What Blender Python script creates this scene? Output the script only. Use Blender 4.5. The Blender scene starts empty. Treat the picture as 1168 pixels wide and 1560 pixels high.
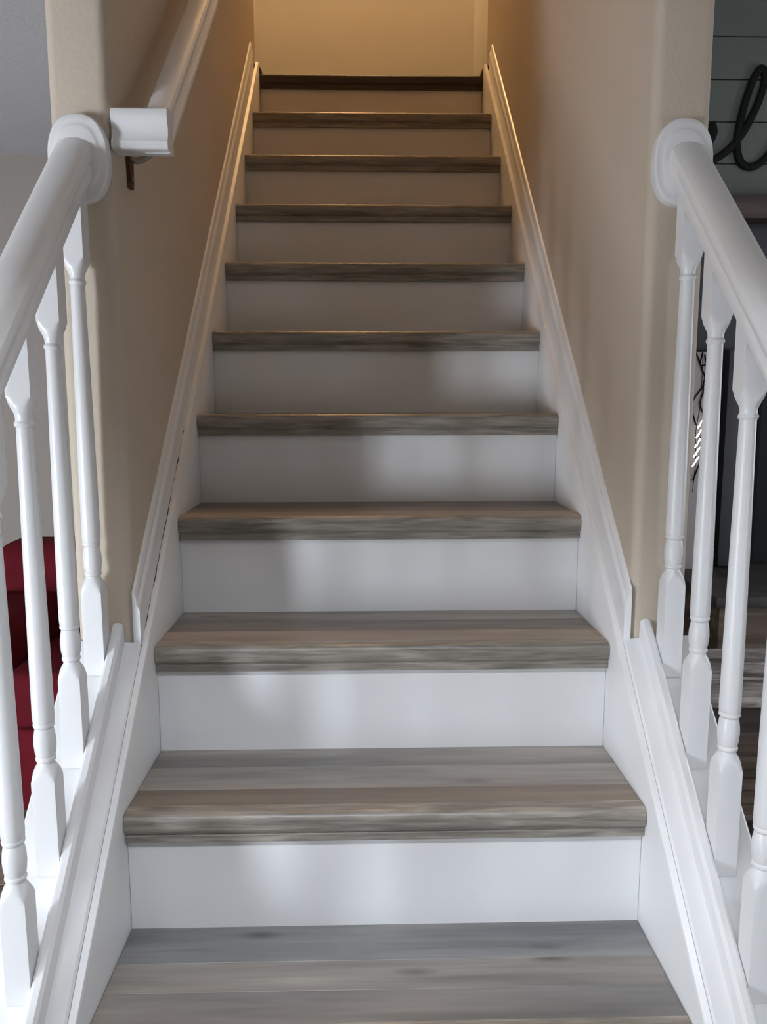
import bpy, bmesh, math, random
from mathutils import Vector, Matrix
random.seed(7)
scene = bpy.context.scene
COL = scene.collection

# ------------------------------------------------------------------ camera
F_PX, PITCH, YAW, ROLL = 1199.9, -0.1396, 0.0242, -0.0011
cam_d = bpy.data.cameras.new('camera')
cam = bpy.data.objects.new('camera', cam_d)
COL.objects.link(cam)
cam_d.sensor_fit = 'VERTICAL'
cam_d.sensor_height = 36.0
cam_d.lens = F_PX / 1560.0 * 36.0
cam_d.clip_start = 0.02
fw = Vector((math.sin(YAW)*math.cos(PITCH), math.cos(YAW)*math.cos(PITCH), math.sin(PITCH)))
r0 = Vector((math.cos(YAW), -math.sin(YAW), 0))
u0 = r0.cross(fw)
rt = r0*math.cos(ROLL) + u0*math.sin(ROLL)
up = -r0*math.sin(ROLL) + u0*math.cos(ROLL)
m = Matrix((rt, up, -fw)).transposed().to_4x4()
m.translation = Vector((-0.0336, -0.9594, 0.8593))
cam.matrix_world = m
scene.camera = cam

# ------------------------------------------------------------------ world, light, exposure
world = bpy.data.worlds.new('world')
scene.world = world
world.use_nodes = True
wb = world.node_tree.nodes['Background']
wb.inputs[0].default_value = (0.62, 0.78, 1.0, 1)
wb.inputs[1].default_value = 0.6

def area(name, loc, size, size_y, energy, color, rot):
    d = bpy.data.lights.new(name, 'AREA')
    d.shape = 'RECTANGLE'; d.size = size; d.size_y = size_y
    d.energy = energy; d.color = color
    o = bpy.data.objects.new(name, d); COL.objects.link(o)
    o.location = loc; o.rotation_euler = rot
    return o
# daylight through the windows of the front wall behind the camera (lamps sit outside the panes)
DAY = (0.815, 0.89, 0.99)
# centre x, width, sill, head, lamp power: low windows left and right, one high foyer window
WINDOWS = [(-2.62, 0.80, -.35, 0.65, 136), (1.95, 0.6, -.35, 0.65, 14), (-0.5, 2.4, 2.31, 2.96, 205)]
YC = -1.2                      # edge of the low ceiling, set to keep high daylight off the upper steps; the foyer in front of it is open to the upper storey
RYF = -1.75                     # front wall behind the viewer
RX0, RX1 = -3.2, 3.2            # side walls of the lower room
for (wx, ww, WZ0, WZ1, we) in WINDOWS:
    area('window_daylight', (wx, RYF-.17, (WZ0+WZ1)/2), ww, WZ1-WZ0, we, DAY, (math.radians(90), 0, 0))

area('side_fill_light', (RX1+.17, 0.9, 0.95), 0.8, 1.0, 17, DAY, (math.radians(90), 0, math.radians(90)))  # added fill lamp, brightens the dim table and hearth on the right

vs = scene.view_settings
scene.display_settings.display_device = 'sRGB'
vs.view_transform = 'Standard'
vs.look = 'None'
vs.exposure = 0.27
vs.gamma = 1.0
vs.use_curve_mapping = False

# ------------------------------------------------------------------ dimensions
G, H = 0.2197, 0.2076            # run, rise
SL = H / G
W = 0.42                         # half width between the skirts
TH = 0.0501                      # nosing height
NO = 0.020                       # riser set back behind the nosing tip
YP = 0.41                        # where the side walls end
FLOOR = -2*H
CEIL = 1.955
CEIL_R = 2.75
CEIL_F = 3.75
CEIL_UP = 4.45
LAND_Y, LAND_Z = 10*G, 10*H
WALL_IN, WALL_OUT = 0.445, 0.545

# ------------------------------------------------------------------ materials
def new_mat(name):
    mt = bpy.data.materials.new(name); mt.use_nodes = True
    return mt, mt.node_tree, mt.node_tree.nodes['Principled BSDF']

def N(nt, typ, **kw):
    n = nt.nodes.new(typ)
    for k, v in kw.items():
        setattr(n, k, v)
    return n

def paint(name, col, rough=0.5, bump=0.05, scale=60, var=0.04, spec=0.5, blot=2.5):
    mt, nt, b = new_mat(name)
    tc = N(nt, 'ShaderNodeTexCoord')
    n1 = N(nt, 'ShaderNodeTexNoise'); n1.inputs['Scale'].default_value = scale; n1.inputs['Detail'].default_value = 4
    n2 = N(nt, 'ShaderNodeTexNoise'); n2.inputs['Scale'].default_value = blot; n2.inputs['Detail'].default_value = 3
    nt.links.new(tc.outputs['Object'], n1.inputs['Vector']); nt.links.new(tc.outputs['Object'], n2.inputs['Vector'])
    r = N(nt, 'ShaderNodeValToRGB')
    r.color_ramp.elements[0].position = 0.3; r.color_ramp.elements[1].position = 0.7
    r.color_ramp.elements[0].color = tuple(c*(1-var) for c in col) + (1,)
    r.color_ramp.elements[1].color = tuple(min(1, c*(1+var)) for c in col) + (1,)
    nt.links.new(n2.outputs['Fac'], r.inputs['Fac'])
    nt.links.new(r.outputs['Color'], b.inputs['Base Color'])
    bp = N(nt, 'ShaderNodeBump'); bp.inputs['Strength'].default_value = bump; bp.inputs['Distance'].default_value = 0.01
    nt.links.new(n1.outputs['Fac'], bp.inputs['Height']); nt.links.new(bp.outputs['Normal'], b.inputs['Normal'])
    b.inputs['Roughness'].default_value = rough
    b.inputs['Specular IOR Level'].default_value = spec
    return mt

def wood(name, dark, mid, light, rough=0.38, seed=0.0, knots=True, sx=1.6, sy=13.0, fine=0.22, dist=0.4):
    """weathered laminate: long soft grain along x, fine streaks, small dark knots"""
    mt, nt, b = new_mat(name)
    tc = N(nt, 'ShaderNodeTexCoord'); oi = N(nt, 'ShaderNodeObjectInfo')
    mul = N(nt, 'ShaderNodeVectorMath', operation='SCALE'); mul.inputs[0].default_value = (17.0, 9.0, 5.0)
    add = N(nt, 'ShaderNodeVectorMath', operation='ADD')
    nt.links.new(oi.outputs['Random'], mul.inputs['Scale'])
    nt.links.new(tc.outputs['Object'], add.inputs[0]); nt.links.new(mul.outputs[0], add.inputs[1])
    def noise(scale, det, dist):
        mp = N(nt, 'ShaderNodeMapping'); mp.inputs['Scale'].default_value = scale; mp.inputs['Location'].default_value = (seed, seed*.7, seed*.3)
        n = N(nt, 'ShaderNodeTexNoise'); n.inputs['Scale'].default_value = 1.0
        n.inputs['Detail'].default_value = det; n.inputs['Distortion'].default_value = dist
        nt.links.new(add.outputs[0], mp.inputs['Vector']); nt.links.new(mp.outputs[0], n.inputs['Vector'])
        return n, mp
    n1, _ = noise((sx, sy, sy*1.5), 3.0, dist)
    n2, _ = noise((sx*3.0, sy*5, sy*5), 4.0, 0.6)
    r = N(nt, 'ShaderNodeValToRGB')
    e = r.color_ramp.elements
    e[0].position = 0.32; e[0].color = dark + (1,)
    e[1].position = 0.68; e[1].color = light + (1,)
    k = e.new(0.5); k.color = mid + (1,)
    nt.links.new(n1.outputs['Fac'], r.inputs['Fac'])
    r2 = N(nt, 'ShaderNodeValToRGB')
    r2.color_ramp.elements[0].position = 0.3; r2.color_ramp.elements[1].position = 0.62
    v = 1.0 - fine
    r2.color_ramp.elements[0].color = (v, v, v, 1); r2.color_ramp.elements[1].color = (1, 1, 1, 1)
    nt.links.new(n2.outputs['Fac'], r2.inputs['Fac'])
    mx = N(nt, 'ShaderNodeMix', data_type='RGBA', blend_type='MULTIPLY'); mx.inputs[0].default_value = 1.0
    nt.links.new(r.outputs['Color'], mx.inputs[6]); nt.links.new(r2.outputs['Color'], mx.inputs[7])
    out = mx.outputs[2]
    if knots:
        mp = N(nt, 'ShaderNodeMapping'); mp.inputs['Scale'].default_value = (3.1, 11.0, 11.0); mp.inputs['Location'].default_value = (seed*1.3, seed, 0)
        vo = N(nt, 'ShaderNodeTexVoronoi'); vo.inputs['Scale'].default_value = 1.0
        nt.links.new(add.outputs[0], mp.inputs['Vector']); nt.links.new(mp.outputs[0], vo.inputs['Vector'])
        rk = N(nt, 'ShaderNodeValToRGB')
        rk.color_ramp.elements[0].position = 0.02; rk.color_ramp.elements[0].color = (0.35, 0.32, 0.30, 1)
        rk.color_ramp.elements[1].position = 0.13; rk.color_ramp.elements[1].color = (1, 1, 1, 1)
        nt.links.new(vo.outputs['Distance'], rk.inputs['Fac'])
        mk = N(nt, 'ShaderNodeMix', data_type='RGBA', blend_type='MULTIPLY'); mk.inputs[0].default_value = 0.8
        nt.links.new(out, mk.inputs[6]); nt.links.new(rk.outputs['Color'], mk.inputs[7])
        out = mk.outputs[2]
    nt.links.new(out, b.inputs['Base Color'])
    bp = N(nt, 'ShaderNodeBump'); bp.inputs['Strength'].default_value = 0.08; bp.inputs['Distance'].default_value = 0.002
    nt.links.new(n2.outputs['Fac'], bp.inputs['Height']); nt.links.new(bp.outputs['Normal'], b.inputs['Normal'])
    b.inputs['Roughness'].default_value = rough
    return mt

def emit(name, col, strength):
    mt, nt, b = new_mat(name)
    b.inputs['Base Color'].default_value = col + (1,)
    b.inputs['Emission Color'].default_value = col + (1,)
    b.inputs['Emission Strength'].default_value = strength
    return mt

M = {}
M['white'] = paint('white_semigloss_paint', (0.80, 0.80, 0.80), rough=0.33, bump=0.03, scale=90, var=0.015)
M['riser'] = paint('white_riser_paint', (0.80, 0.80, 0.80), rough=0.42, bump=0.02, scale=70, var=0.015)
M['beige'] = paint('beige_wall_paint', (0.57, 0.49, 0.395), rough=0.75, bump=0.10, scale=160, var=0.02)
M['front'] = paint('bounce_damping_paint', (0.20, 0.165, 0.13), rough=0.8, bump=0.1, scale=150, var=0.03)  # unseen front wall made dark so less daylight bounces up the stairs
M['beige_dimmed'] = paint('beige_paint_shaded', (0.30, 0.265, 0.235), rough=0.8, bump=0.1, scale=150, var=0.02)  # wall beige darkened: the left room's dimness is put into the colour
M['hall'] = paint('tan_hall_paint', (0.60, 0.59, 0.57), rough=0.8, bump=0.08, scale=150, var=0.02)
M['ceiling'] = paint('white_ceiling_paint', (0.56, 0.56, 0.575), rough=0.9, bump=0.2, scale=120, var=0.02)
M['shiplap'] = paint('grey_green_shiplap_paint', (0.125, 0.14, 0.125), rough=0.6, bump=0.04, scale=60, var=0.08)
M['red'] = paint('red_upholstery', (0.105, 0.006, 0.012), rough=0.9, bump=0.35, scale=420, var=0.15, blot=6, spec=0.15)
M['black'] = paint('matte_black_metal', (0.006, 0.0065, 0.006), rough=0.7, bump=0.05, var=0.1, spec=0.2)
M['soot'] = paint('sooty_firebrick', (0.012, 0.012, 0.014), rough=0.9, bump=0.3, scale=40, var=0.3)
M['charcoal'] = paint('charcoal_stone', (0.05, 0.05, 0.058), rough=0.6, bump=0.1, scale=40, var=0.15)
M['slate'] = paint('dark_hearth_slate', (0.075, 0.07, 0.068), rough=0.6, bump=0.3, scale=30, var=0.35, blot=7)
M['pale'] = paint('pale_pinkish_board', (0.42, 0.38, 0.38), rough=0.7, bump=0.05, var=0.05)
M['bronze'] = paint('brown_bronze_metal', (0.10, 0.055, 0.03), rough=0.4, bump=0.05, var=0.1)
M['bronze'].node_tree.nodes['Principled BSDF'].inputs['Metallic'].default_value = 0.6
M['nickel'] = paint('aged_nickel', (0.45, 0.43, 0.40), rough=0.3, bump=0.02, var=0.05)
M['nickel'].node_tree.nodes['Principled BSDF'].inputs['Metallic'].default_value = 0.9
M['crack'] = paint('dark_gap', (0.05, 0.045, 0.04), rough=0.9, bump=0.1, var=0.2)
M['w_grey'] = wood('laminate_grey', (0.1933, 0.1758, 0.1608), (0.2805, 0.252, 0.2231), (0.3866, 0.3457, 0.3003), seed=1.0)
M['w_tan'] = wood('laminate_tan', (0.2822, 0.2241, 0.1741), (0.3725, 0.2971, 0.2322), (0.4515, 0.365, 0.2903), seed=4.0)
M['w_brown'] = wood('laminate_brown', (0.1616, 0.1285, 0.1024), (0.2193, 0.1767, 0.1415), (0.2944, 0.241, 0.1952), seed=8.0)
M['w_nose'] = wood('laminate_nosing', (0.2200, 0.2030, 0.1720), (0.3050, 0.2770, 0.2370), (0.4000, 0.3550, 0.3030), seed=12.0, sx=4.5, sy=34, fine=0.35, rough=0.34, dist=1.6)
M['w_pale'] = wood('laminate_pale_grey', (0.2376, 0.2155, 0.1941), (0.3445, 0.3093, 0.2738), (0.4277, 0.3811, 0.3321), seed=15.0)
M['w_slate'] = wood('laminate_slate_grey', (0.1724, 0.1706, 0.1715), (0.2426, 0.2349, 0.2307), (0.332, 0.3153, 0.2957), seed=19.0)
M['espresso'] = wood('espresso_wood', (0.030, 0.022, 0.018), (0.047, 0.036, 0.029), (0.068, 0.053, 0.043), seed=3.0, rough=0.4)
M['mantel'] = wood('dark_mantel_wood', (0.04, 0.0256, 0.0208), (0.072, 0.048, 0.0416), (0.112, 0.0768, 0.064), seed=5.0, rough=0.6)
M['floor'] = wood('dark_floor_planks', (0.1382, 0.1026, 0.0844), (0.2304, 0.1711, 0.1372), (0.3686, 0.2852, 0.2324), seed=6.0, rough=0.5)
M['barn'] = wood('distressed_table_wood', (0.1856, 0.1547, 0.1392), (0.5569, 0.495, 0.4641), (0.8, 0.7426, 0.6961), seed=9.0, rough=0.6, sx=5, sy=18, fine=0.6)

# ------------------------------------------------------------------ helpers
def link(name, me, mat, parent=None):
    o = bpy.data.objects.new(name, me); COL.objects.link(o)
    if mat and not me.materials: me.materials.append(mat)
    if parent: o.parent = parent
    return o

def mesh_from(bm, name, smooth=None):
    bmesh.ops.recalc_face_normals(bm, faces=bm.faces)
    me = bpy.data.meshes.new(name); bm.to_mesh(me); bm.free()
    if smooth is not None:
        for p in me.polygons: p.use_smooth = True
        me.set_sharp_from_angle(angle=math.radians(smooth))
    return me

def obj(name, bm, mat, parent=None, smooth=None):
    return link(name, mesh_from(bm, name, smooth), mat, parent)

def add_box(bm, x0, x1, y0, y1, z0, z1, bevel=0.0, seg=2):
    r = bmesh.ops.create_cube(bm, size=1.0)
    vsx = r['verts']
    for v in vsx:
        v.co = Vector(((x0+x1)/2 + v.co.x*(x1-x0), (y0+y1)/2 + v.co.y*(y1-y0), (z0+z1)/2 + v.co.z*(z1-z0)))
    if bevel:
        es = list({e for v in vsx for e in v.link_edges})
        bmesh.ops.bevel(bm, geom=es, offset=bevel, segments=seg, profile=0.5, affect='EDGES')

def box(name, x0, x1, y0, y1, z0, z1, mat, parent=None, bevel=0.0, seg=2):
    bm = bmesh.new(); add_box(bm, x0, x1, y0, y1, z0, z1, bevel, seg)
    return obj(name, bm, mat, parent, 35 if bevel else None)

def add_prism(bm, pts, axis, a, b):
    """polygon pts extruded along axis: 'x' pts=(y,z), 'y' pts=(x,z), 'z' pts=(x,y)"""
    def P(p, t):
        return {'x': (t, p[0], p[1]), 'y': (p[0], t, p[1]), 'z': (p[0], p[1], t)}[axis]
    A = [bm.verts.new(P(p, a)) for p in pts]; B = [bm.verts.new(P(p, b)) for p in pts]
    n = len(pts)
    for i in range(n):
        bm.faces.new((A[i], A[(i+1) % n], B[(i+1) % n], B[i]))
    bm.faces.new(A[::-1]); bm.faces.new(B)

def add_sweep(bm, prof, y0, y1, sx=1):
    """profile (x, c) swept along the stair pitch: z = SL*y + c, cut plumb at both ends"""
    A = [bm.verts.new((sx*x, y0, SL*y0+c)) for x, c in prof]
    B = [bm.verts.new((sx*x, y1, SL*y1+c)) for x, c in prof]
    n = len(prof)
    for i in range(n):
        bm.faces.new((A[i], A[(i+1) % n], B[(i+1) % n], B[i]))
    bm.faces.new(A[::-1]); bm.faces.new(B)

def sweep(name, prof, y0, y1, sx, mat, parent=None, smooth=40):
    bm = bmesh.new(); add_sweep(bm, prof, y0, y1, sx)
    return obj(name, bm, mat, parent, smooth)

def add_tube(bm, pts, r, n=10, caps=True):
    rings = []
    pts = [Vector(p) for p in pts]
    prev = None
    for i, p in enumerate(pts):
        t = (pts[min(i+1, len(pts)-1)] - pts[max(i-1, 0)]).normalized()
        if prev is None:
            a = Vector((0, 0, 1)) if abs(t.z) < .9 else Vector((1, 0, 0))
            u = t.cross(a).normalized()
        else:
            u = (prev - t*prev.dot(t)).normalized()
        prev = u; w = t.cross(u)
        rr = r[i] if isinstance(r, (list, tuple)) else r
        rings.append([bm.verts.new(p + (u*math.cos(2*math.pi*k/n) + w*math.sin(2*math.pi*k/n))*rr) for k in range(n)])
    for a, b in zip(rings, rings[1:]):
        for k in range(n):
            bm.faces.new((a[k], a[(k+1) % n], b[(k+1) % n], b[k]))
    if caps:
        bm.faces.new(rings[0][::-1]); bm.faces.new(rings[-1])

def spline(pts, sub=6):
    out = []
    P = [Vector(p) for p in pts]
    for i in range(len(P)-1):
        p0, p1, p2, p3 = P[max(i-1, 0)], P[i], P[i+1], P[min(i+2, len(P)-1)]
        for k in range(sub):
            t = k/sub
            out.append(0.5*((2*p1) + (p2-p0)*t + (2*p0-5*p1+4*p2-p3)*t*t + (3*p1-p0-3*p2+p3)*t**3))
    out.append(P[-1]); return out

def thing(name, label, cat, loc=(0, 0, 0), rz=0, group=None):
    o = bpy.data.objects.new(name, None); COL.objects.link(o)
    o.empty_display_size = 0.1
    o.location = loc; o.rotation_euler = (0, 0, rz)
    o['label'] = label; o['category'] = cat
    if group: o['group'] = group
    return o

def tag(o, label, cat, group=None):
    o['label'] = label; o['category'] = cat
    if group: o['group'] = group
    return o

def struct(o, label, cat):
    o['kind'] = 'structure'; o['label'] = label; o['category'] = cat
    return o

# ------------------------------------------------------------------ room shell
# stair side walls: closed above the third step, plumb front end with rounded drywall corners
def stair_wall(name, sx, label):
    r = 0.018; pts = []
    y1 = 2.29
    def arc(cx, cy, a0, a1):
        return [(cx + r*math.cos(math.radians(a0+(a1-a0)*i/6)), cy + r*math.sin(math.radians(a0+(a1-a0)*i/6))) for i in range(7)]
    pts += arc(WALL_IN+r, YP+r, 180, 270)
    pts += arc(WALL_OUT-r, YP+r, 270, 360)
    pts += arc(WALL_OUT-r, y1-r, 0, 90)
    pts += arc(WALL_IN+r, y1-r, 90, 180)
    pts = [(sx*x, y) for x, y in pts]
    bm = bmesh.new(); add_prism(bm, pts, 'z', FLOOR, CEIL_UP)
    return struct(obj(name, bm, M['beige'], None, 40), label, 'wall')
stair_wall('wall_left', -1, 'beige stairwell wall carrying the wall handrail, left of the steps')
stair_wall('wall_right', 1, 'beige stairwell wall without a handrail, right of the steps')

# drywall below the open sides
for sx, nm, lb in ((-1, 'wall_left_lower', 'low wall under the left balustrade'), (1, 'wall_right_lower', 'low wall under the right balustrade')):
    ya = -0.55
    bm = bmesh.new()
    ya = (FLOOR+.002-.018)/SL
    add_prism(bm, [(ya, FLOOR), (YP-.001, FLOOR), (YP-.001, SL*YP+.018), (ya, FLOOR+.002)], 'x', sx*0.4335, sx*0.5445)
    struct(obj(nm, bm, M['beige']), lb, 'wall')

# living room
LYB = 2.79                      # back wall of the left side
FYB = 2.25                      # shiplap fireplace wall
floor = struct(box('floor', RX0, RX1, RYF, 2.9, FLOOR-.06, FLOOR-.012, M['floor']), 'dark wood plank floor of the lower room', 'floor')
pm = None
pw = 0.145
nb = int((2.79-RYF)/pw)+1
for i in range(nb):
    for x0, x1 in (((RX0, -0.6), (-0.6, 1.1), (1.1, RX1)) if i % 2 else ((RX0, -1.2), (-1.2, 0.62), (0.62, RX1))):
        y0 = RYF + i*pw; y1 = min(y0+pw-.003, 2.79)
        box('plank', x0+.001, x1-.001, y0, y1, FLOOR-.012, FLOOR, M['floor'], floor, bevel=0.0015, seg=1)
struct(box('ceiling', RX0, 0.545, YC, YP, CEIL, CEIL+.1, M['ceiling']), 'white ceiling over the foot of the stairs', 'ceiling')
struct(box('ceiling_left', RX0, -0.545, YP, LYB+.1, CEIL, CEIL+.1, M['ceiling']), 'white ceiling of the side room left of the stairs', 'ceiling')
struct(box('ceiling_right', 0.545, RX1, YC, FYB+.1, CEIL_R, CEIL_R+.1, M['ceiling']), 'higher ceiling over the fireplace side', 'ceiling')
struct(box('trim_1', 0.545, 0.60, YC, YP, CEIL-.001, CEIL_R, M['beige']), 'beige soffit between the two ceiling heights', 'trim')
struct(box('wall_foyer_upper', RX0, 0.5449, YC, YC+.1, CEIL+.1, CEIL_F, M['beige']), 'upper storey wall over the edge of the low ceiling', 'wall')
struct(box('wall_foyer_upper_right', 0.545, RX1, YC, YC+.1, CEIL_R+.1, CEIL_F, M['beige']), 'upper wall over the edge of the fireplace side ceiling', 'wall')
struct(box('ceiling_foyer', RX0-.1, RX1+.1, RYF-.12, YC+.1, CEIL_F, CEIL_F+.1, M['ceiling']), 'high white ceiling of the two storey foyer', 'ceiling')
struct(box('wall_back_left', RX0, -0.545, LYB, LYB+.1, FLOOR-.05, CEIL, M['beige_dimmed']), 'beige back wall behind the red armchair, coloured darker for shade', 'wall')
struct(box('wall_side_left', RX0-.1, RX0, RYF, LYB+.1, FLOOR-.05, CEIL_F, M['beige_dimmed']), 'left side wall of the lower room', 'wall')
bm = bmesh.new()
add_box(bm, RX1, RX1+.1, RYF, 0.5, FLOOR-.05, CEIL_F); add_box(bm, RX1, RX1+.1, 1.3, FYB+.1, FLOOR-.05, CEIL_F)
add_box(bm, RX1, RX1+.1, 0.5, 1.3, FLOOR-.05, .45); add_box(bm, RX1, RX1+.1, 0.5, 1.3, 1.45, CEIL_F)
struct(obj('wall_side_right', bm, M['beige']), 'right side wall of the lower room with an added window', 'wall')
w4 = struct(box('window_4', RX1-.035, RX1, .43, 1.37, .42, .45, M['white']), 'added window in the right side wall, fill for the fireplace side', 'window')  # unseen window put in for the side fill lamp
box('window_frame', RX1-.02, RX1, .44, .5, .45, 1.51, M['white'], w4); box('window_frame', RX1-.02, RX1, 1.3, 1.36, .45, 1.51, M['white'], w4)
box('window_frame', RX1-.02, RX1, .5, 1.3, 1.45, 1.51, M['white'], w4); box('glazing_bar', RX1+.05, RX1+.08, .5, 1.3, .935, .965, M['white'], w4)
# header over the stair opening
struct(box('wall_header', -WALL_IN+.0, WALL_IN, YP+.004, YP+.11, CEIL, CEIL_UP, M['beige']), 'wall above the stair opening', 'wall')

# front wall with windows behind the camera
bm = bmesh.new()
low = sorted(w for w in WINDOWS if w[3] < 1.5); high = [w for w in WINDOWS if w[3] > 1.5]
ZM = 1.55
for ws, za, zb in ((low, FLOOR-.05, ZM), (high, ZM, CEIL_F)):
    xs = [RX0-.1]
    for wx, ww, *_ in ws: xs += [wx-ww/2, wx+ww/2]
    xs.append(RX1+.1)
    for a, b in zip(xs[0::2], xs[1::2]): add_box(bm, a, b, RYF-.12, RYF, za, zb)
    for wx, ww, z0, z1, _ in ws:
        add_box(bm, wx-ww/2, wx+ww/2, RYF-.12, RYF, za, z0)
        add_box(bm, wx-ww/2, wx+ww/2, RYF-.12, RYF, z1, zb)
struct(obj('wall_front', bm, M['front']), 'front wall with the windows behind the viewer, darkened to cut bounced light', 'wall')
for i, (wx, ww, WZ0, WZ1, _) in enumerate(WINDOWS):
    w = struct(box('window_%d' % (i+1), wx-ww/2-.07, wx+ww/2+.07, RYF, RYF+.035, WZ0-.03, WZ0, M['white']), ('low window on the left of the front wall', 'low window on the right of the front wall', 'wide high foyer window')[i], 'window')
    box('window_frame', wx-ww/2-.06, wx-ww/2, RYF, RYF+.02, WZ0, WZ1+.06, M['white'], w)
    box('window_frame', wx+ww/2, wx+ww/2+.06, RYF, RYF+.02, WZ0, WZ1+.06, M['white'], w)
    box('window_frame', wx-ww/2, wx+ww/2, RYF, RYF+.02, WZ1, WZ1+.06, M['white'], w)
    for q in range(1, max(2, round(ww/.8))):
        gx = wx-ww/2+ww*q/max(2, round(ww/.8))
        if ww > 1: box('mullion', gx-.02, gx+.02, RYF-.09, RYF-.04, WZ0, WZ1, M['white'], w)
    box('glazing_bar', wx-ww/2, wx+ww/2, RYF-.08, RYF-.05, (WZ0+WZ1)/2-.012, (WZ0+WZ1)/2+.012, M['white'], w)

# upper landing
HYB = 3.25
struct(box('floor_landing', -1.7, .75, LAND_Y+.034, HYB, LAND_Z-.1, LAND_Z, M['espresso']), 'dark wood floor of the upstairs landing', 'floor')
struct(box('wall_landing', -1.7, .75, HYB, HYB+.1, LAND_Z-.1, CEIL_UP, M['hall']), 'tan wall at the back of the landing', 'wall')
struct(box('wall_landing_left', -1.8, -1.7, 2.2, HYB+.1, LAND_Z-.1, CEIL_UP, M['hall']), 'left end wall of the landing', 'wall')
struct(box('wall_landing_right', .75, .8, 2.2, HYB+.1, LAND_Z-.1, CEIL_UP, M['hall']), 'right end wall of the landing', 'wall')
struct(box('wall_landing_front_left', -1.7, -WALL_OUT, 2.2, 2.29, LAND_Z-.1, CEIL_UP, M['hall']), 'landing wall left of the stairwell', 'wall')
struct(box('wall_landing_front_right', WALL_OUT, .75, 2.2, 2.249, LAND_Z-.1, CEIL_UP, M['hall']), 'landing wall right of the stairwell', 'wall')
struct(box('ceiling_upstairs', -1.8, .8, YP, HYB+.1, CEIL_UP, CEIL_UP+.1, M['ceiling']), 'upstairs ceiling over stairwell and landing', 'ceiling')
tr = box('trim_2', 0.522, 0.60, HYB-.018, HYB-.0005, LAND_Z, LAND_Z+2.1, M['white'], None, bevel=0.004)
struct(tr, 'white door casing standing against the landing wall', 'trim')
# landing lamp
lt = thing('ceiling_lamp', 'warm glass globe lamp on the upstairs ceiling', 'lamp', (-0.15, 2.75, CEIL_UP))
bm = bmesh.new(); add_tube(bm, [(0, 0, -.03), (0, 0, 0)], 0.09, 24); obj('canopy', bm, M['bronze'], lt, 30)
bm = bmesh.new(); bmesh.ops.create_uvsphere(bm, u_segments=24, v_segments=14, radius=0.09)
bmesh.ops.translate(bm, vec=(0, 0, -.11), verts=bm.verts)
obj('globe', bm, emit('warm_lamp_glass', (1.0, 0.62, 0.30), 1.5), lt, 60)
pl = bpy.data.lights.new('landing_lamp_light', 'POINT'); pl.energy = 46; pl.color = (1.0, 0.59, 0.25); pl.shadow_soft_size = 0.1
plo = bpy.data.objects.new('landing_lamp_light', pl); COL.objects.link(plo); plo.location = (-0.15, 2.75, CEIL_UP-.33)

# ------------------------------------------------------------------ staircase
stairs = thing('staircase', 'straight staircase with weathered grey wood treads and white risers', 'stairs', (0, 0, FLOOR))
def nosing_profile():
    p = [(0.0318, 0), (0.013, 0)]
    for i in range(1, 7):
        a = math.radians(90*i/6); p.append((0.013-0.013*math.sin(a), -0.013+0.013*math.cos(a)))
    p += [(0, -0.024), (0.0015, -0.029), (0.005, -0.033), (0.0085, -0.0345), (0.0085, -0.0375), (0.0075, -0.0385),
          (0.0075, -TH), (NO+.001, -TH), (0.0318, -0.03)]
    return p
bmn = bmesh.new(); add_prism(bmn, nosing_profile(), 'x', -W+.0012, W-.0012)
nose_me = mesh_from(bmn, 'nosing', 30)
nose_me.materials.append(M['w_nose'])
BOARDS = {   # (depth behind the nosing tip) and tone of each board
    -1: [(.032, .09, 'w_grey'), (.09, .17, 'w_pale'), (.17, .2405, 'w_grey')],
    0: [(.032, .094, 'w_slate'), (.094, .156, 'w_pale'), (.156, .2405, 'w_slate')],
    1: [(.032, .086, 'w_brown'), (.086, .166, 'w_pale'), (.166, .2405, 'w_grey')],
    2: [(.032, .098, 'w_tan'), (.098, .17, 'w_brown'), (.17, .2405, 'w_grey')],
    3: [(.032, .076, 'w_tan'), (.076, .15, 'w_brown'), (.15, .2405, 'w_brown')],
}
for k in range(-1, 10):
    t = bpy.data.objects.new('tread', None); COL.objects.link(t); t.parent = stairs
    t.location = (0, k*G, k*H-FLOOR)
    n = bpy.data.objects.new('nosing', nose_me); COL.objects.link(n); n.parent = t
    spec = BOARDS.get(k, [(.032, .09, ('w_tan', 'w_brown')[k % 2]), (.09, .165, ('w_brown', 'w_tan')[k % 2]), (.165, .2405, 'w_grey')])
    for a, b, tone in spec:
        box('board', -W+.0012, W-.0012, a+.0001, b-.0001, -.022, -.0003, M[tone], t, bevel=0.0004, seg=1)
for k in range(-1, 11):
    y = k*G + NO
    box('riser', -W+.0008, W-.0008, y, y+.013, (k-1)*H-.022-FLOOR, k*H-TH-FLOOR, M['riser'], stairs)
# landing nosing, dark
ln = bpy.data.objects.new('landing_nosing', None)
bm = bmesh.new()
p = nosing_profile()
p = [(0.045, 0) if i == 0 else q for i, q in enumerate(p)]; p[-1] = (0.045, -.04)
add_prism(bm, p, 'x', -W+.0012, W-.0012)
o = obj('landing_nosing', bm, M['espresso'], stairs, 30); o.location = (0, LAND_Y, LAND_Z-FLOOR)
o['label'] = 'dark espresso nosing at the top of the stairs'
# little dark quarter-round returns at the ends of the landing nosing
for sx in (-1, 1):
    bm = bmesh.new()
    pts = [(sx*(W-.002+.024*(1-math.cos(a))), LAND_Y+.012, LAND_Z-FLOOR-.006+.036*math.sin(a)) for a in [math.radians(9*i) for i in range(11)]]
    add_tube(bm, pts, 0.0095, 10)
    q = obj('nosing_return', bm, M['espresso'], stairs, 40); q['label'] = 'small curved dark return beside the top nosing'
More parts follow.
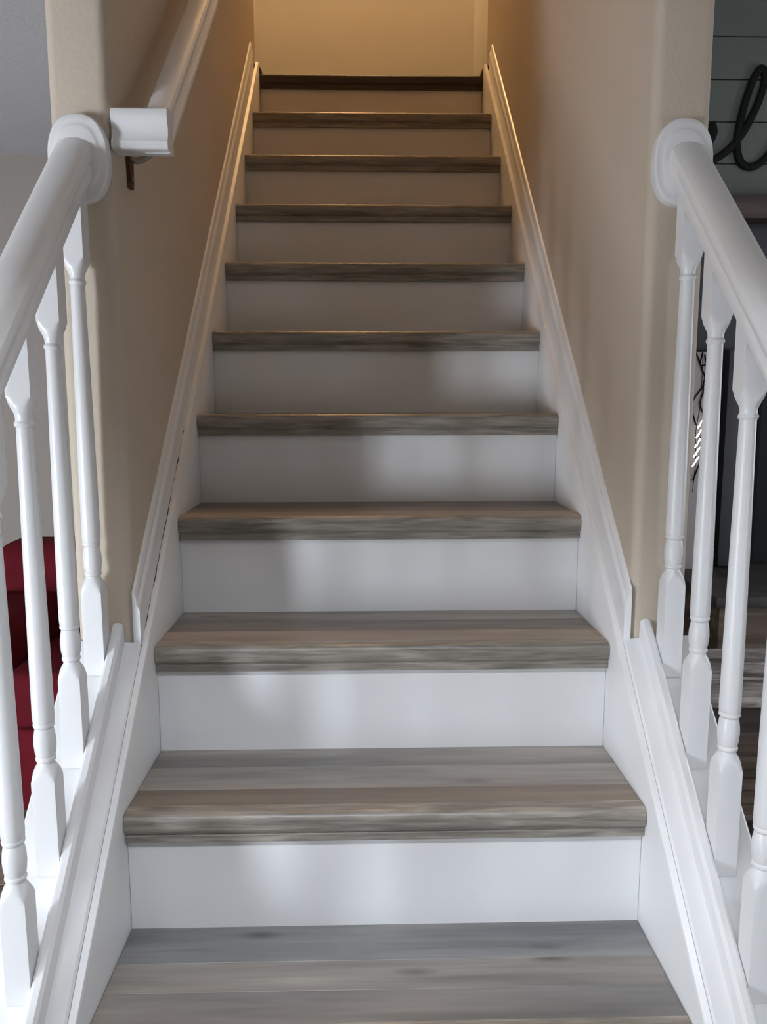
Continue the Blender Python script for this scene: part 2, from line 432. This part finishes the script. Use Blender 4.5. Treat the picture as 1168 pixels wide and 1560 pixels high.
# skirt boards
SK = [(W, -0.34), (W, 0.034), (W+.0025, 0.040), (W+.012, 0.0425), (W+.012, -0.34)]
for sx in (-1, 1):
    o = sweep('skirt_board', SK, -0.445, LAND_Y-.004, sx, M['white'], stairs, 30); o.location = (0, 0, -FLOOR)

for sx in (-1, 1): box('skirt_end', min(sx*W, sx*(W+.0245)), max(sx*W, sx*(W+.0245)), LAND_Y-.0035, LAND_Y+.033, LAND_Z-.3-FLOOR, LAND_Z-.004-FLOOR, M['white'], stairs)

# moulding on the closed walls above the skirts
MB = [(W+.0122, -.02), (W+.0122, .098), (W+.0118, .106), (W+.0130, .112), (W+.0155, .116), (W+.0175, .119),
      (W+.0170, .124), (W+.0175, .131), (W+.0205, .139), (W+.0247, .142), (W+.0247, -.02)]
for sx, nm, lb in ((-1, 'baseboard_left', 'white sloping base moulding along the left stair wall with a cracked caulk line'),
                   (1, 'baseboard_right', 'white sloping base moulding along the right stair wall')):
    o = struct(sweep(nm, MB, YP-.004, 2.135, sx, M['white'], None, 30), lb, 'baseboard')
    if sx < 0:
        bm = bmesh.new(); random.seed(3)
        y = 0.40; pts = []
        while y < .80:
            pts.append((y, -(W+.0118) + random.uniform(-.0011, .0011), random.uniform(.0003, .0010) if random.random() > .12 else 0.0001)); y += .012
        A = [(bm.verts.new((x-w, y, SL*y+.0445)), bm.verts.new((x+w, y, SL*y+.0440))) for y, x, w in pts]
        for a, b in zip(A, A[1:]): bm.faces.new((a[0], a[1], b[1], b[0]))
        c = obj('caulk_crack', bm, M['crack'], o); c['label'] = 'thin dark crack in the caulk'

# ------------------------------------------------------------------ balustrades
BH = 0.0168
def baluster_mesh(off):
    """one turned baluster; z measured from the pitch line at its centre; ends cut to the slope"""
    a = BH; n = 48
    R2 = a*1.4143
    prof = [(-0.2, R2, 1), (0.0, R2, 0)]            # (z, radius)
    z = lambda v: v+off
    prof = [(0.053, R2, 1), (z(.200), R2, 0), (z(.207), a*1.30, 0), (z(.213), a*1.13, 0), (z(.219), a*.94, 0), (z(.224), .0126, 0), (z(.228), .0120, 0),
            (z(.2295), .0138, 0), (z(.232), .0143, 0), (z(.2345), .0138, 0), (z(.2355), .0130, 0),
            (z(.243), .0146, 0), (z(.255), .0156, 0), (z(.265), .0151, 0), (z(.275), .0135, 0), (z(.2785), .0126, 0),
            (z(.2800), .0134, 0), (z(.2815), .0147, 0), (z(.2835), .0150, 0), (z(.2855), .0147, 0), (z(.2868), .0142, 0), (z(.289), .0148, 0), (z(.296), .0152, 0),
            (z(.40), .0147, 0), (z(.55), .0133, 0), (z(.711), .0114, 0), (z(.7125), .0129, 0), (z(.7155), .0138, 0), (z(.7185), .0129, 0), (z(.7200), .0116, 0),
            (z(.726), .0118, 0), (z(.731), .0134, 0), (z(.737), a*.98, 0), (z(.743), a*1.16, 0), (z(.749), a*1.32, 0), (z(.753), R2, 0), (0.862, R2, 1)]
    bm = bmesh.new(); rings = []
    for zz, r, shear in prof:
        ring = []
        for i in range(n):
            th = 2*math.pi*i/n
            d = min(r, a/max(abs(math.cos(th)), abs(math.sin(th))))
            x, y = d*math.cos(th), d*math.sin(th)
            ring.append(bm.verts.new((x, y, zz + (SL*y if shear else 0))))
        rings.append(ring)
    for A, B in zip(rings, rings[1:]):
        for i in range(n): bm.faces.new((A[i], A[(i+1) % n], B[(i+1) % n], B[i]))
    bm.faces.new(rings[0][::-1]); bm.faces.new(rings[-1])
    me = mesh_from(bm, 'baluster', 32); me.materials.append(M['white'])
    return me

RAIL = [(-.022, .846), (-.027, .851), (-.0285, .862), (-.0275, .870), (-.0255, .875), (-.0275, .880), (-.0300, .886), (-.0300, .894), (-.0275, .903), (-.021, .910), (-.011, .914), (0, .915)]
RAIL = RAIL + [(-x, c) for x, c in RAIL[-2::-1]]

def railing(side, label):
    sx = side
    t = thing('stair_railing', label, 'railing', (sx*.499, -.5, FLOOR))
    inv = Vector((-sx*.499, .5, -FLOOR))
    def place(o): o.location = inv; return o
    place(sweep('handrail', [(.499*1 + x, c) for x, c in RAIL], -0.455, YP-.006, sx, M['white'], t, 30))
    # oval rosette on the wall end
    bm = bmesh.new(); n = 48; rings = []
    for f, dy in ((1.0, 0), (1.0, .015), (.99, .0185), (.96, .0205), (.84, .0212), (.76, .0217), (.72, .0232), (.68, .0240), (0.3, .0242)):
        ring = []
        for i in range(n):
            th = 2*math.pi*i/n; e = 2/2.35
            cx = math.copysign(abs(math.cos(th))**e, math.cos(th)); cz = math.copysign(abs(math.sin(th))**e, math.sin(th))
            ring.append(bm.verts.new((sx*.494 + .0485*f*cx, YP-.0002-dy, 1.249+.069*f*cz)))
        rings.append(ring)
    for A, B in zip(rings, rings[1:]):
        for i in range(n): bm.faces.new((A[i], A[(i+1) % n], B[(i+1) % n], B[i]))
    bm.faces.new(rings[0][::-1]); bm.faces.new(rings[-1])
    place(obj('rosette', bm, M['white'], t, 40))
    # shoe: flat cap, raised fillet, channel carrying the balusters
    CAP = [(.4325, .0), (.4325, .0445), (.436, .0475), (.484, .0505), (.5535, .0525), (.557, .049), (.557, .030), (.551, .020), (.541, .018)]
    place(sweep('base_rail', CAP, -0.445, YP-.0015, sx, M['white'], t, 25))
    FIL = [(.4615, .049), (.4615, .074), (.463, .080), (.468, .0845), (.477, .0845), (.481, .081), (.4825, .076), (.4825, .049)]
    place(sweep('base_moulding', FIL, -0.445, YP-.0015, sx, M['white'], t, 30))
    off = -.018 if sx < 0 else 0.0
    me = baluster_mesh(off)
    y0 = .358+.0168 if sx < 0 else .348+.0168
    for i in range(6):
        y = y0 - .1177*i
        b = bpy.data.objects.new('baluster', me); COL.objects.link(b); b.parent = t
        b.location = inv + Vector((sx*.4993, y, SL*y))
    return t
railing(-1, 'white painted balustrade with turned balusters left of the steps, beside the red armchair')
railing(1, 'white painted balustrade with turned balusters right of the steps, beside the fireplace')

# ------------------------------------------------------------------ wall handrail
wr = thing('wall_handrail', 'white moulded handrail bracketed to the left stair wall above the steps', 'handrail', (-WALL_IN, .42, 1.28))
inv = Vector((WALL_IN, -.42, -1.28))
HR = [(-.019, -.068), (-.0215, -.066), (-.0215, -.056), (-.0195, -.053), (-.0165, -.044), (-.0165, -.034), (-.0195, -.026), (-.0215, -.019), (-.0215, -.012), (-.0185, -.005), (-.011, -.001), (0, 0)]
HR = HR + [(-x, c) for x, c in HR[-2::-1]]
RC, YR, ZR, SR = -.3745, .430, 1.337, .915        # rail axis, front end, crown height there, pitch
bm = bmesh.new()
A = [bm.verts.new((RC+x, YR-.0015, ZR+c-.0015)) for x, c in HR]
B = [bm.verts.new((RC+x, 2.15, ZR+SR*(2.15-YR)+c)) for x, c in HR]
for i in range(len(HR)): bm.faces.new((A[i], A[(i+1) % len(HR)], B[(i+1) % len(HR)], B[i]))
bm.faces.new(A[::-1]); bm.faces.new(B)
o = obj('rail', bm, M['white'], wr, 30); o.location = inv
# level return to the wall, same profile
bm = bmesh.new(); add_prism(bm, [(YR+x, ZR+c) for x, c in HR], 'x', -WALL_IN+.0005, RC+.0216)
o = obj('rail_return', bm, M['white'], wr, 30); o.location = inv
for by in (.500, 1.75):
    bz = ZR+SR*(by-YR)-.068
    pz = bz-.036
    br = bpy.data.objects.new('bracket', None); COL.objects.link(br); br.parent = wr; br.location = inv
    bm = bmesh.new(); add_prism(bm, [(by-.009, pz-.068), (by+.009, pz-.068), (by+.013, pz-.02), (by+.014, pz), (by-.014, pz), (by-.013, pz-.02)], 'x', -WALL_IN+.0003, -WALL_IN+.007)
    obj('wall_plate', bm, M['bronze'], br)
    bm = bmesh.new(); add_tube(bm, spline([(-WALL_IN+.006, by, pz-.018), (-WALL_IN+.022, by, pz-.020), (-WALL_IN+.045, by, pz-.004), (RC-.008, by, bz-.010), (RC, by, bz+.006)]), .006, 10)
    obj('arm', bm, M['nickel'], br, 50)
    bm = bmesh.new(); add_tube(bm, [(-WALL_IN+.0065, by, pz-.052), (-WALL_IN+.0095, by, pz-.052)], .0045, 10); obj('screw', bm, M['nickel'], br, 40)

# ------------------------------------------------------------------ red armchair (left room)
ac = thing('armchair', 'dark red upholstered armchair standing behind the left balustrade', 'armchair', (-1.0, 1.6, FLOOR))
def soft(name, x0, x1, y0, y1, z0, z1, bev, mat=M['red'], parent=ac):
    return box(name, x0, x1, y0, y1, z0, z1, mat, parent, bevel=bev, seg=5)
# local coords: origin on the floor at (-1.0, 1.6)
soft('base', -.09, .37, -.33, .30, .06, .32, .02)
soft('seat_cushion', -.088, .368, -.355, .16, .325, .495, .035)
soft('backrest', -.35, .43, .16, .40, .08, .785, .085)
soft('armrest', -.345, -.0915, -.30, .20, .06, .62, .06)
soft('armrest', .3715, .43, -.30, .20, .06, .62, .03)
for x in (-.30, .38):
    for y in (-.26, .34):
        bm = bmesh.new(); add_tube(bm, [(x, y, 0), (x, y, .09)], [.018, .026], 12); obj('leg', bm, M['espresso'], ac, 40)

# ------------------------------------------------------------------ fireplace side (right room)
fw_ = struct(box('wall_fireplace', 0.545, RX1, FYB+.016, FYB+.1, FLOOR-.05, CEIL_R, M['shiplap']), 'grey green shiplap wall above the dark mantel', 'wall')
z = 0.852
while z < CEIL_R-.01:
    z1 = min(z+.1545, CEIL_R)
    box('plank', 0.547, RX1-.002, FYB, FYB+.0155, z+.0022, z1-.0022, M['shiplap'], fw_, bevel=0.0015, seg=1)
    z += .1545
mt_ = tag(box('mantel_shelf', 1.22, 2.75, FYB-.11, FYB-.0005, 1.55, 1.637, M['mantel'], None, bevel=0.006), 'dark brown wooden mantel beam on the shiplap wall under the black script sign', 'mantel')
fp = thing('fireplace', 'dark fireplace with charcoal surround and black firebox under the mantel', 'fireplace', (1.9, FYB, .19))
def L(name, x0, x1, y0, y1, z0, z1, mat, parent=fp, bev=.003): return box(name, x0-1.9, x1-1.9, y0-FYB, y1-FYB, z0-.19, z1-.19, mat, parent, bevel=bev)
L('surround', 1.23, 2.70, FYB-.03, FYB-.001, 1.06, 1.549, M['charcoal'])
L('pilaster', 1.405, 1.475, FYB-.09, FYB-.001, .191, 1.058, M['charcoal'])
L('pilaster', 2.42, 2.49, FYB-.09, FYB-.001, .191, 1.058, M['charcoal'])
L('side_panel', 1.23, 1.403, FYB-.03, FYB-.001, .191, 1.058, M['charcoal'])
L('side_panel', 2.492, 2.70, FYB-.03, FYB-.001, .191, 1.058, M['charcoal'])
L('firebox', 1.477, 2.418, FYB-.02, FYB-.001, .191, 1.058, M['soot'], bev=0)
for i in range(6):
    x = 1.56+i*.15; L('screen_bar', x, x+.012, FYB-.04, FYB-.022, .191, .95, M['black'], bev=0)
ht = thing('hearth', 'raised dark slate hearth in front of the fireplace', 'hearth', (1.9, 1.95, FLOOR))
box('hearth_slab', -.72, .85, -.285, .2985, .56, .602, M['slate'], ht, bevel=.006)
box('hearth_base', -.69, .82, -.25, .2985, 0, .559, M['floor'], ht)
# pale board with wire twigs leaning beside the firebox
pb = thing('decorative_board', 'pale pinkish board with black wire twigs on the hearth beside the firebox', 'decoration', (1.30, FYB-.12, .187))
box('board', -.16, .048, -.012, .012, .001, .86, M['pale'], pb, bevel=.003)
bm = bmesh.new()
for pts in ([(-.02, .87), (.01, .80), (.03, .74), (.012, .66), (.045, .60)], [(.012, .86), (.006, .81), (.046, .82)], [(.046, .77), (.02, .73), (-.02, .66), (0, .58)], [(.02, .85), (.03, .79), (.02, .72), (.045, .68)], [(.005, .50), (.03, .55), (.04, .62)], [(.047, .48), (.02, .42), (.0, .36)]):
    add_tube(bm, spline([(a-.034, -.0145, b) for a, b in pts], 5), .0030, 6)
obj('wire_twig', bm, M['black'], pb, 60)
fl = thing('glint_strand', 'short strand of glowing white slivers standing in for glints at the edge of the pale board', 'lights', (1.256, FYB-.16, .635))  # added strand: glowing slivers imitate glints of window light
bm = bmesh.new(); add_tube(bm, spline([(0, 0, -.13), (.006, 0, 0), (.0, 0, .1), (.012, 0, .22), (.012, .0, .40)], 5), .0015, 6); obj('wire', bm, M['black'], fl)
gm = emit('white_glint', (1.0, .93, .9), 3.0)
bm = bmesh.new(); add_tube(bm, [(-.007, 0, -.010), (0, 0, 0), (.007, 0, .010)], [.0012, .0036, .0012], 8); bme = mesh_from(bm, 'glint', 60); bme.materials.append(gm)
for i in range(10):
    b = bpy.data.objects.new('glint', bme); COL.objects.link(b); b.parent = fl; b.location = (.001+.0015*i+(.006 if i % 2 else -.003), -.005, -.02+.0185*i)

# black script wall sign
sg = thing('script_sign', 'black cursive script wall sign on the shiplap above the mantel', 'sign', (1.45, FYB-.012, 1.9))
bm = bmesh.new()
LP = [(1.215, 1.74), (1.27, 1.752), (1.327, 1.786), (1.385, 1.826), (1.440, 1.890), (1.487, 1.985), (1.512, 2.065), (1.513, 2.110), (1.492, 2.122), (1.464, 2.072), (1.440, 1.990), (1.425, 1.915), (1.420, 1.860), (1.428, 1.805), (1.450, 1.772), (1.482, 1.765), (1.515, 1.780), (1.552, 1.818), (1.58, 1.87)]
pts = spline([(x-1.45, 0, zz-1.9) for x, zz in LP], 6)
ring_r = .0148
add_tube(bm, pts, ring_r, 10)
for v in bm.verts: v.co.y *= .6
obj('letter_stroke', bm, M['black'], sg, 60)
bm = bmesh.new()
add_tube(bm, spline([(x-1.45, 0, zz-1.9) for x, zz in [(1.31, 1.925), (1.322, 1.895), (1.312, 1.865), (1.29, 1.845), (1.26, 1.84)]], 5), [.008]+[.019]*19+[.012], 10)
for v in bm.verts: v.co.y *= .6
obj('letter_stroke', bm, M['black'], sg, 60)

# distressed coffee table
ct = thing('coffee_table', 'low distressed plank coffee table on the dark floor right of the balustrade', 'table', (1.15, 1.17, FLOOR))
for i in range(3):
    y0 = -.205+i*.1375
    box('top_plank', -.46, .50, y0, y0+.1345, .487, .515, M['barn'], ct, bevel=.003, seg=1)
for y in (-.185, .165):
    box('apron', -.40, .44, y, y+.02, .41, .486, M['mantel'], ct)
for x in (-.44, .42):
    for y in (-.195, .145):
        box('leg', x, x+.05, y, y+.05, 0, .486, M['mantel'], ct, bevel=.003)
for i in range(4):
    y0 = -.14+i*.075
    box('shelf_slat', -.385, .415, y0, y0+.055, .14, .155, M['floor'], ct)
for x in (-.41, .395): box('shelf_rail', x, x+.024, -.144, .144, .11, .139, M['mantel'], ct)
